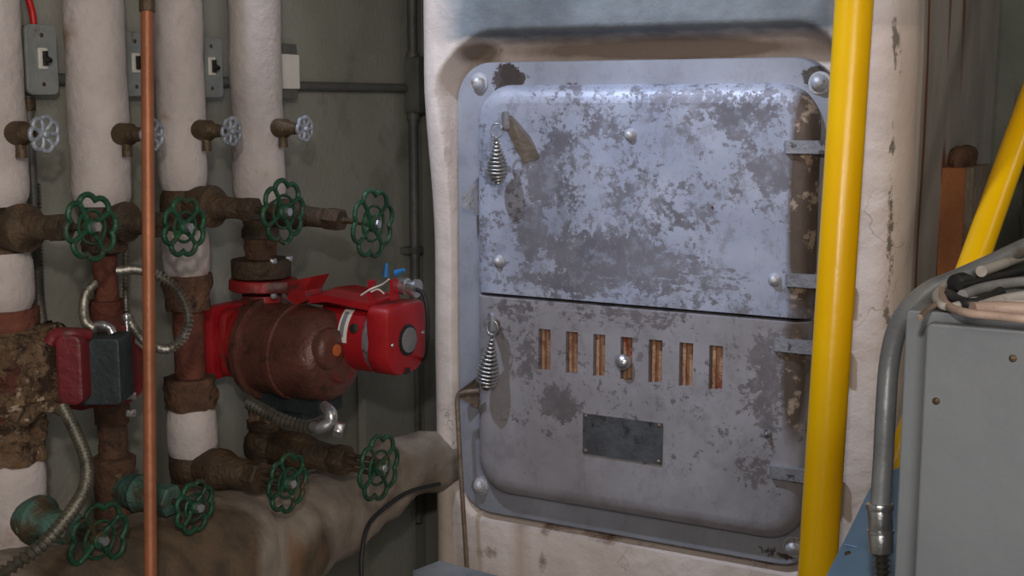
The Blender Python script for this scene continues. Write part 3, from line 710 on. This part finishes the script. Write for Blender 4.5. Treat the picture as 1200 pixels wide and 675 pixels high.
gate(0, 603, 116, 632, .052, 'bottom left gate valve with a teal tarnished body and green wheel', m_teal, rot=.2, bk=1.3)
gate(1, 572, 228, 594, .040, 'green gate valve wheel low down just right of the copper pipe', m_rust, bonnet=m_teal, bk=1.3, br=.033, rot=.4)
gate(2, 545, 337, 566, .048, 'green gate valve wheel in the lower row below the rusted pump housing', yoke=True, rot=.0, bk=1.45)
gate(3, 522, 444, 548, .058, 'green gate valve wheel in the lower row nearest the boiler', yoke=True, rot=.15, bk=1.45)

def petcock(k, by, wx, wy, R, label):
    P0 = V((RX, RY[k], zr(k, by))); W = pY(wx, wy, RY[k]); d = (W-P0).normalized(); L = (W-P0).length
    S0 = P0+d*(RR[k]*.8); t_ = thing('petcock', P0, label, 'valve', 'small radiator cocks with grey wheels')
    b = MB(); L2 = (W-S0).length
    b.lathe(S0, d, [(0, .012), (.003, .0165), (L2*.42, .0165), (L2*.5, .012), (L2*.72, .010), (L2*.76, .008)], 20)
    b.cyl(S0+d*L2*.3, S0+d*L2*.3+V((0, 0, -.034)), .007, .0085, 14)
    b.disp(.0006, 80).build('cock_body', m_brass, t_, 50)
    MB().cyl(S0+d*L2*.7, W, .004, seg=12).build('stem', m_brass, t_)
    handwheel(W, d, R, 7, m_silverwheel, t_, wire=.0036)
petcock(0, 155, 52, 157, .024, 'small grey-wheeled cock on the leftmost riser')
petcock(1, 156, 178, 158, .022, 'small grey-wheeled cock half hidden behind the copper pipe')
petcock(2, 151, 271, 154, .0215, 'small silvery-wheeled cock on the third riser')
petcock(3, 149, 357, 151, .0205, 'small grey-wheeled cock on the fourth riser, nearest the boiler')

# ------------------------------------------------------------------ copper pipe in front
a = pD(172, -40, 1.72); b = pD(176.5, 700, 1.72)
tp = a+(a-b)*((2.79-a.z)/(a.z-b.z)); bt = a+(b-a)*((a.z-.005)/(a.z-b.z))
cpt = thing('copper_pipe', bt, 'slim upright copper pipe in front of the white risers', 'pipe')
MB().cyl(tp, bt, .0085, seg=24).build('copper_tube', m_copper, cpt)
c1_ = a+(b-a)*((a.z-pD(172, -10, 1.72).z)/(a.z-b.z)); c2_ = a+(b-a)*((a.z-pD(172, 14, 1.72).z)/(a.z-b.z))
MB().cyl(c1_, c2_, .0105, seg=24, bev=.001).build('coupling', m_brass, cpt)

# ------------------------------------------------------------------ switch boxes, conduits
def switch_box(px, py, w, h, label, tog=True):
    c = pX(px, py, WX+.05); t_ = thing('light_switch', V((WX, c.y, c.z-h/2)), label, 'switch', 'light switches on the left wall')
    AX = (V((0, 1, 0)), V((-1, 0, 0)), V((0, 0, 1)))
    MB().rbox((WX+.0215, c.y, c.z), (w, .043, h), .008, AX).build('box', m_conduit, t_)
    cp_ = MB().rbox((WX+.0455, c.y, c.z), (w+.003, .005, h+.004), .010, AX).build('cover_plate', m_switch, t_)
    if tog:
        MB().rbox((WX+.0495, c.y, c.z+.002), (.016, .003, .032), .002, AX).build('toggle_frame', m_white, cp_)
        MB().box((WX+.053, c.y, c.z+.002), (.010, .005, .022)).build('toggle_slot', m_toggle, cp_)
        MB().tube([V((WX+.053, c.y, c.z+.004)), V((WX+.064, c.y+.002, c.z-.002))], [.0042, .0036], 10).build('toggle', m_toggle, cp_)
        for s_ in (-1, 1): MB().dome((WX+.048, c.y, c.z+s_*.037), (1, 0, 0), .0035, .002, 12).build('screw', m_brass, cp_)
    return c
s1 = switch_box(51, 70, .056, .102, 'grey light switch between the two leftmost risers, red wire entering its top')
s2 = switch_box(160, 75, .056, .102, 'grey light switch half hidden by the copper pipe')
s3 = switch_box(249, 79, .056, .102, 'grey light switch between the third and fourth risers')
c4 = pX(333, 84, WX+.03); jb = thing('junction_box', V((WX, c4.y, c4.z-.05)), 'small grey junction box peeking out right of the fourth riser', 'box')
AXW = (V((0, 1, 0)), V((-1, 0, 0)), V((0, 0, 1)))
MB().rbox((WX+.018, c4.y, c4.z), (.058, .044, .106), .005, AXW).build('box', m_conduit, jb)
MB().rbox((WX+.043, c4.y, c4.z), (.056, .006, .066), .003, AXW).build('cover_plate', m_white, jb)
tag(MB().tube(spline([pX(30, -30, WX+.03), pX(33, -5, WX+.03), pX(38, 15, WX+.03), pX(40, 33, WX+.03)], 20), .0052, 12).build('red_wire', m_redwire, None, 60), 'thick red wire dropping into the leftmost light switch', 'wire')
zc = pX(410, 102, WX+.015).z
ycon = pX(484, 100, WX+.022).y
for (ya, yb, z, lab) in ((c4.y+.03, ycon-.008, zc, 'horizontal grey conduit from the junction box to the wall corner'),
                          (s1.y+.031, s2.y-.031, pX(75, 93, WX+.015).z, 'short horizontal conduit between the first and second light switches'),
                          (s2.y+.031, s3.y-.031, pX(200, 97, WX+.015).z, 'short horizontal conduit hidden mostly by the third riser'),
                          (s3.y+.031, c4.y-.03, pX(265, 96, WX+.015).z, 'stub of conduit right of the third light switch'),
                          (s1.y-.3, s1.y-.031, pX(20, 35, WX+.015).z, 'short conduit left of the leftmost light switch')):
    tag(MB().cyl((WX+.011, ya, z), (WX+.011, yb, z), .0095, seg=16).build('wall_conduit', m_conduit), lab, 'conduit', 'short wall conduits')
vc = thing('corner_conduit', V((WX, ycon, .6)), 'upright grey conduit with a tee body in the corner left of the boiler', 'conduit')
zz = lambda py: pX(484, py, WX+.022).z
vm = MB(); vm.cyl((WX+.022, ycon, 2.78), (WX+.022, ycon, .62), .011, seg=20); vm.build('conduit_tube', m_conduit, vc)
vt = MB(); vt.rbox((WX+.03, ycon, (zz(66)+zz(133))/2), (.034, .036, zz(66)-zz(133)), .010, AXW); vt.cyl((WX+.022, ycon, zz(62)), (WX+.022, ycon, zz(68)), .0145, seg=20); vt.cyl((WX+.022, ycon, zz(132)), (WX+.022, ycon, zz(140)), .0145, seg=20)
vt.build('tee_body', m_conduit, vc, 40)
for py in (293,): vs = MB(); vs.box((WX+.012, ycon-.012, zz(py)), (.022, .034, .014)); vs.box((WX+.026, ycon, zz(py)), (.02, .03, .014)); vs.build('strap', m_conduit, vc)

# conduit left, dropping below the first switch
yb1 = s1.y-.006
fx = thing('switch_conduit', V((WX+.02, yb1, s1.z-.1)), 'thin conduit dropping from the leftmost light switch', 'conduit')
z0_ = s1.z-.055; z1_ = pX(44, 290, WX+.02).z
MB().cyl((WX+.018, yb1, z0_), (WX+.018, yb1, z1_), .0075, seg=14).build('conduit_tube', m_conduit, fx)
MB().cyl((WX+.018, yb1, z0_-.002), (WX+.018, yb1, z0_-.022), .011, seg=14, bev=.001).build('connector', m_brass, fx)
# armoured cables
def cable(pts, r, mat, lab, pitch=.006):
    tag(armor([pD(*p) for p in pts], r, pitch).build('armoured_cable', mat, None, 60), lab, 'cable', 'armoured cables among the risers')
cable([(41, 215, 2.0), (43, 260, 2.0), (44, 300, 2.0), (45, 345, 1.97), (49, 380, 1.93), (52, 398, 1.90)], .0068, m_armor, 'straight armoured cable dropping right of the leftmost riser to the small pump')
cable([(147, 262, 2.0), (147, 300, 2.0), (147, 340, 2.0), (148, 366, 1.98)], .0042, m_armor, 'thin straight armoured cable just left of the copper pipe')
cable([(112, 386, 1.80), (101, 378, 1.82), (98, 362, 1.86), (101, 344, 1.9), (110, 333, 1.94)], .0055, m_armor, 'short curved armoured cable leaving the top of the small pump')
cable([(140, 317, 1.84), (160, 316, 1.82), (185, 323, 1.80), (208, 340, 1.80), (221, 370, 1.80), (214, 396, 1.81), (196, 409, 1.82), (173, 402, 1.86), (157, 385, 1.88), (149, 370, 1.90)], .0058, m_armor, 'looped armoured cable circling behind the copper pipe')
cable([(74, 478, 1.72), (88, 505, 1.68), (101, 540, 1.63), (100, 570, 1.58), (82, 602, 1.52), (52, 636, 1.47), (20, 660, 1.44), (-25, 690, 1.42)], .0068, m_armor_dark, 'dull armoured cable sweeping down to the bottom left corner', .008)
cable([(292, 472, 2.02), (310, 482, 2.0), (335, 494, 1.98), (362, 500, 1.97), (380, 498, 1.96)], .0085, m_armor_dark, 'armoured cable slung under the rusted pump housing', .0075)
cj = thing('cable_elbow', pD(385, 490, 1.97), 'shiny metal elbow fitting under the big pump', 'fitting')
MB().tube(spline([pD(366, 500, 1.95), pD(376, 501, 1.94), pD(386, 495, 1.94), pD(387, 484, 1.94), pD(380, 475, 1.96)], 24), [.0075+.003*math.sin(i/23*PI) for i in range(24)], 18).build('elbow', m_chrome, cj, 60)
MB().hexnut(pD(392, 502, 1.94), pD(402, 505, 1.94), .012).build('lock_nut', m_chrome, cj)
sc = thing('cable_connector', pD(148, 380, 1.9), 'small silver cable connector on the right of the small pump', 'fitting')
MB().cyl(pD(148, 368, 1.88), pD(148.5, 376, 1.88), .0065, seg=16, bev=.001).cyl(pD(148.5, 376, 1.88), pD(149, 392, 1.88), .0042).build('connector', m_chrome, sc)

# ------------------------------------------------------------------ crusted fitting on riser 1
P1 = V((RX+.02, RY[0]-.012, zr(0, 430)))
cf = thing('corroded_fitting', V((P1.x, P1.y, zr(0, 478))), 'big lumpy fitting crusted in brown and white corrosion at the left edge', 'fitting')
mb = MB(); L = []
h1, h0 = zr(0, 384), zr(0, 480)
for i in range(81):
    f = i/80; z = h1+(h0-h1)*f; e = 1-.22*abs(2*f-1)**6 - (.1*(1-f))
    L.append([V((P1.x+sx_*e, P1.y+sy_*e, z)) for sx_, sy_ in [( .080*math.copysign(abs(math.cos(a_))**.45, math.cos(a_)), .075*math.copysign(abs(math.sin(a_))**.45, math.sin(a_))) for a_ in [2*PI*j/90 for j in range(160)]]])
mb.loops(L).disp(.013, 26, 5).disp(.007, 70, 2).disp(.003, 170, 9).build('crusted_body', m_crust, cf, 70)

# ------------------------------------------------------------------ small pump on riser 2
PC = V((RX, RY[1], zr(1, 428)))
sp = thing('circulator_pump', V((RX, RY[1], zr(1, 474))), 'small circulator pump with black motor box and red body on the second riser', 'pump', None)
pz1, pz0 = zr(1, 391), zr(1, 470); zc_ = (pz1+pz0)/2; hh = pz1-pz0
b0 = pY(80, 428, RY[1]-.03); bx = b0.x
MB().rbox((RX-.005, RY[1]-.035, zc_), (.07, .09, hh), .02, (V((1, 0, 0)), V((0, 1, 0)), V((0, 0, 1)))).build('pump_volute', m_maroon, sp)
MB().lathe((RX-.02, RY[1]-.02, zc_), (1, 0, 0), [(0, .05), (.01, .056), (.05, .056), (.055, .05), (.075, .048)], 36).build('motor_flange', m_maroon, sp)
ma = V((math.cos(-.75), math.sin(-.75), 0)); mu = V((0, 0, 1)).cross(ma)*-1
cen = pD(125, 431, 1.80)
MB().rbox(cen, (.056, .06, .094), .006, (RT, FH, V((0, 0, 1)))).build('motor_box', m_black, sp)
MB().rbox(pD(88, 430, 1.76), (.036, .05, .098), .012, (RT, FH, V((0, 0, 1)))).build('red_bracket', m_maroon, sp)
MB().tube(spline([pD(58, 402, 1.74), pD(66, 392, 1.74), pD(84, 391, 1.74), (pD(104, 392, 1.76))], 16), .009, 12).build('body_rib', m_maroon, sp, 60)
MB().box(pD(151, 414, 1.90), (.008, .04, .09), (RT, FH, V((0, 0, 1)))).build('side_flange', m_maroon, sp)
MB().tube(spline([pD(108, 384, 1.81), pD(118, 381, 1.80), pD(128, 384, 1.80), pD(132, 391, 1.80)], 14), .0065, 14).build('cable_clamp', m_chrome, sp, 60)
for py in (460, 480):
    MB().hexnut(pD(153, py, 1.88), pD(153, py+8, 1.88), .008).build('bolt', m_chrome, sp)

# ------------------------------------------------------------------ big pump on riser 4
y4 = RY[3]; zp = zr(3, 402)
bp = thing('circulator_pump', V((RX, y4, zr(3, 470))), 'big circulator pump, rusted housing and bright red motor, under the fourth riser', 'pump', None)
vl = MB(); vl.lathe((RX-.075, y4-.01, zp), (1, 0, 0), [(0, .04), (.004, .056), (.055, .058), (.058, .076), (.078, .080), (.082, .070), (.1, .070)], 44)
vl.disp(.0015, 30).build('volute', m_red_dirty, bp, 40)
MB().rbox((RX-.066, y4-.01, zp+.004), (.132, .022, .134), .016, (V((0, 1, 0)), V((-1, 0, 0)), V((0, 0, 1)))).disp(.001, 40).build('volute_flange', m_red, bp, 40)
MB().rbox((RX-.034, y4-.01, zp+.004), (.12, .012, .122), .02, (V((0, 1, 0)), V((-1, 0, 0)), V((0, 0, 1)))).build('volute_rib', m_red_dirty, bp, 40)
nk = MB(); nk.lathe((RX, y4, zr(3, 345)), (0, 0, -1), [(0, .036), (.02, .035), (.045, .05), (.06, .05)], 30); nk.build('suction_neck', m_red_dirty, bp)
def oval(z1, z0, rx, ry, mat, name, ex=.0):
    L = []
    for z in (z1, z1-.002, z0+.002, z0):
        s_ = .97 if z in (z1, z0) else 1
        L.append([V((RX+ex*max(0, math.cos(a_))**6+rx*s_*math.cos(a_), y4+ry*s_*math.sin(a_), z)) for a_ in [2*PI*j/48 for j in range(48)]])
    return MB().loops(L).disp(.0012, 50).build(name, mat, bp, 40)
oval(zr(3, 303), zr(3, 324), .052, .056, m_rust_dark, 'iron_flange')
oval(zr(3, 326), zr(3, 339), .058, .060, m_red_dirty, 'red_flange', .02)
wp = [pY(px, py, y4-.02) for px, py in ((338, 330), (366, 324), (357, 341), (360, 352), (346, 358), (336, 350))]
MB().loops([wp, [p+V((0, .05, 0)) for p in wp]]).build('flange_lug', m_red_dirty, bp, 30)
for dx_, dy_ in ((.044, -.02), (.044, .024), (-.03, .03)):
    MB().hexnut(V((RX+dx_, y4+dy_, zr(3, 300))), V((RX+dx_, y4+dy_, zr(3, 306))), .0068).build('bolt', m_chrome, bp)
    MB().hexnut(V((RX+dx_, y4+dy_, zr(3, 339))), V((RX+dx_, y4+dy_, zr(3, 346))), .0068).build('bolt', m_chrome, bp)
hs = MB(); H0 = V((RX+.012, y4-.01, zp-.004)); hd = V((1, -.04, -.01))
hs.lathe(H0, hd, [(-.004, .07), (-.002, .092), (.012, .094), (.014, .084), (.03, .081), (.07, .083), (.072, .087), (.082, .087), (.084, .083), (.135, .082), (.160, .076), (.172, .064), (.176, .05), (.178, .046), (.184, .042), (.185, .001)], 56)
hs.disp(.0016, 22).build('bearing_housing', m_pump_brown, bp, 40)
hb = MB(); cb_ = pY(391, 410, y4-.045); hb.lathe(cb_-V((.05, 0, 0)), (1, 0, 0), [(0, .038), (.042, .038), (.050, .035), (.054, .028), (.056, .018)], 32); hb.build('housing_boss', m_pump_brown, bp)
MB().lathe(cb_+V((.004, 0, 0)), (1, 0, 0), [(0, .011), (.005, .010), (.006, .001)], 18).build('rusty_plug', m_orange, bp)
# sprung clip on the housing
rc = pY(360, 416, y4-.075); MB().tube([rc+V((.004*math.cos(2*PI*i/24), -.002, .032*math.sin(2*PI*i/24))) + V((.010*math.cos(2*PI*i/24), 0, 0)) for i in range(24)], .002, 8, closed=True).build('spring_clip', m_armor_dark, bp, 60)
# plain black blocks under the housing
br = MB(); br.box((RX+.075, y4, zp-.094), (.15, .07, .034)); br.box((RX+.075, y4, zp-.115), (.06, .05, .03)); br.build('under_blocks', m_black, bp)
# motor
MO = pY(478, 401, y4+.035); mr = .0625
md_ = V((1, 0, -.0)); M0 = V((RX+.13, MO.y, MO.z+.004)); ML = MO.x-M0.x
mo = MB(); mo.lathe(M0, md_, [(0, mr*.9), (.01, mr), (ML-.055, mr), (ML-.054, mr*.93)], 48); mo.build('motor', m_red, bp, 40)
bd = MB(); bd.lathe(M0+md_*(ML-.056), md_, [(0, mr*.95), (.002, mr*.97), (.014, mr*.97), (.016, mr*.9)], 48); bd.build('motor_band', m_iron, bp, 40)
# squarish end shell
L = []
for dxm, s_ in ((ML-.044, .98), (ML-.042, 1.0), (ML-.008, 1.0), (ML-.002, .96), (ML, .9)):
    L.append([M0+V((dxm, 0, 0))+V((0, y_*s_, z_*s_)) for y_, z_ in rrect(-.060, .060, -.060, .064, (.042, .042, .018, .018), 7)])
mes = MB().loops(L).build('motor_end_shell', m_red, bp, 35)
EC = M0+V((ML, 0, 0))
MB().lathe(EC+V((-.002, 0, 0)), (1, 0, 0), [(0, .0285), (.003, .028), (.0045, .026)], 32).build('disc_rim', m_toggle, mes)
MB().lathe(EC+V((.0, 0, 0)), (1, 0, 0), [(0, .0225), (.0045, .022), (.0052, .020)], 32).build('end_disc', m_disc, mes)
for dy_, dz_ in ((-.047, -.002), (.047, .006)): MB().dome(EC+V((-.001, dy_, dz_)), (1, 0, 0), .004, .004, 12).build('screw', m_chrome, mes)
MB().box(EC+V((-.004, -.004, -.054)), (.012, .014, .010)).build('latch_tab', m_toggle, mes)
# curved label and vent plug on the motor side
def patch(mb_c, dx0, dx1, a0, a1, r, mat, name, par):
    n = 12; L0 = []; L1 = []
    for i in range(n+1):
        a_ = a0+(a1-a0)*i/n; off = V((0, -math.cos(a_)*r, math.sin(a_)*r)); L0.append(M0+V((dx0, 0, 0))+off); L1.append(M0+V((dx1, 0, 0))+off)
    q_ = MB(); 
    for i in range(n): q_.quad(L0[i], L1[i], L1[i+1], L0[i+1])
    return q_.build(name, mat, par, 80)
xa = ML-.105
patch(M0, xa, xa+.020, -.05, .95, mr+.0006, m_white, 'label', bp)
patch(M0, xa+.004, xa+.013, .1, .85, mr+.0011, m_disc, 'label_print', bp)
MB().lathe(M0+V((xa+.033, -mr*.96+.004, .022)), (0, -1, .3), [(0, .0085), (.004, .0085), (.005, .007)], 18).build('vent_plug', m_toggle, bp)
# terminal cover on top of the motor
tz = M0.z+mr+.001
cv_ = MB(); cvp = [V((M0.x-.012, M0.y-.050, tz+.006)), V((M0.x+.03, M0.y-.052, tz+.012)), V((EC.x-.046, M0.y-.050, tz+.003)), V((EC.x-.046, M0.y+.045, tz+.006)), V((M0.x+.02, M0.y+.045, tz+.018)), V((M0.x-.01, M0.y+.03, tz+.014))]
cv_.loops([[p+V((0, 0, -.012)) for p in cvp], cvp]).build('terminal_cover', m_red, bp, 20)
for px, py in ((436, 337), (462, 336)):
    p_ = pY(px, py, M0.y-.01); MB().box(p_+V((0, 0, -.005)), (.006, .018, .036)).build('terminal_tab', m_red, bp)
wr = MB()
wr.tube(spline([pY(423, 346, M0.y-.03), pY(434, 339, M0.y-.03), pY(448, 333, M0.y-.02), pY(456, 327, M0.y-.02)], 16), .0016, 8)
wr.tube(spline([pY(435, 342, M0.y-.03), pY(443, 339, M0.y-.03), pY(450, 344, M0.y-.02)], 12), .0016, 8); wr.build('white_wire', m_white, bp, 60)
for px, py, px2, py2, m2 in ((452, 324, 453, 308, m_bluetape), (464, 320, 474, 316, m_bluetape)):
    MB().cyl(pY(px, py, M0.y-.015), pY(px2, py2, M0.y-.015), .0062, .003, 12).build('wire_nut', m2, bp)
MB().lathe(pY(466, 334, M0.y+.01), pY(489, 338, M0.y+.01)-pY(466, 334, M0.y+.01), [(0, .012), (.004, .015), (.02, .015), (.022, .012), (.034, .012), (.036, .016), (.042, .016)], 24).build('cable_connector', m_chrome, bp)
tag(MB().tube(spline([pY(486, 338, M0.y+.01), pY(497, 346, M0.y), pY(501, 370, M0.y), pY(501, 400, M0.y+.01), pY(499, 418, M0.y+.03), pY(492, 424, M0.y+.06)], 40), .0038, 10).build('motor_cable', m_black_rubber, None, 60), 'black cable curving round the end of the red motor', 'cable')

# ------------------------------------------------------------------ low insulated main running to the boiler
hp = [(-60, 760, 1.66), (60, 735, 1.80), (150, 705, 1.95), (230, 668, 2.10), (300, 640, 2.24), (370, 610, 2.38), (430, 575, 2.50), (480, 546, 2.62), (500, 541, 2.66), (520, 536, 2.70)]
hr = [.115, .115, .115, .118, .118, .112, .092, .072, .062, .060]
pts = spline([pD(*p) for p in hp], 150); rad = []
for i in range(150):
    f = i/149*(len(hr)-1); j = min(int(f), len(hr)-2); rad.append((hr[j]*(1-(f-j))+hr[j+1]*(f-j)))
mn = MB().tube(pts, rad, 64); mn.disp(.010, 9, 1); mn.disp(.004, 26, 4)
tag(mn.build('insulated_main', m_main, None, 70), 'thick stained plaster-covered pipe running low along the wall to the boiler', 'pipe')
# dark strip put in for the shaded gap along its underside
tag(MB().tube(spline([pD(424, 690, 2.32), pD(424, 650, 2.33), pD(432, 615, 2.36), pD(455, 592, 2.42), pD(480, 576, 2.48), pD(515, 567, 2.56)], 40), [.0042]*40, 10).build('dark_gap_strip', m_black_rubber, None, 60), 'dark hose painting the shaded gap under the stained pipe by the boiler', 'strip')
# board standing against the wall under the pipe
c = pX(455, 640, WX+.02)
tag(MB().box((WX+.022, c.y, .52), (.02, .19, 1.02)).build('wall_board', m_wall), 'grey weathered board against the wall below the stained pipe', 'board')

# ------------------------------------------------------------------ light
def lamp(kind, name, loc, energy, col, size=.1, target=None, spot=None, blend=.5):
    ld = bpy.data.lights.new(name, kind); ld.energy = energy; ld.color = col
    if kind == 'AREA': ld.size = size
    else: ld.shadow_soft_size = size
    if spot: ld.spot_size = math.radians(spot); ld.spot_blend = blend
    o = bpy.data.objects.new(name, ld); COL.objects.link(o); o.location = loc
    if target is not None: o.rotation_euler = (V(target)-V(loc)).to_track_quat('-Z', 'Y').to_euler()
    return o
lamp('SPOT', 'ceiling_spot', (-1.40, 1.14, 2.72), 108, (.70, .80, 1.0), .035, (-1.0, 2.2, 1.58), 52, .9)
lamp('POINT', 'camera_lamp', tuple(CAM+UP*.28-RT*.03-FW*.05), 30, (1.0, .93, .87), .03)
lamp('AREA', 'room_fill', (.9, -.6, 2.6), 28, (1.0, .88, .78), 1.0, (-.5, 2.0, 1.0))
lamp('POINT', 'back_fill', (.9, 2.3, 2.6), 6, (1.0, .92, .82), .1)  # unseen fill added to brighten the boiler side and back wall
lamp('AREA', 'low_fill', (1.2, -.9, 1.1), 14, (.96, .96, 1.0), 1.2, (-1.4, 2.0, .9))
w = bpy.data.worlds.new('world'); SC.world = w; w.use_nodes = True
w.node_tree.nodes['Background'].inputs[0].default_value = (.5, .52, .55, 1); w.node_tree.nodes['Background'].inputs[1].default_value = .25
SC.view_settings.view_transform = 'Standard'; SC.view_settings.look = 'None'; SC.view_settings.exposure = 0; SC.view_settings.gamma = 1
SC.view_settings.use_curve_mapping = False
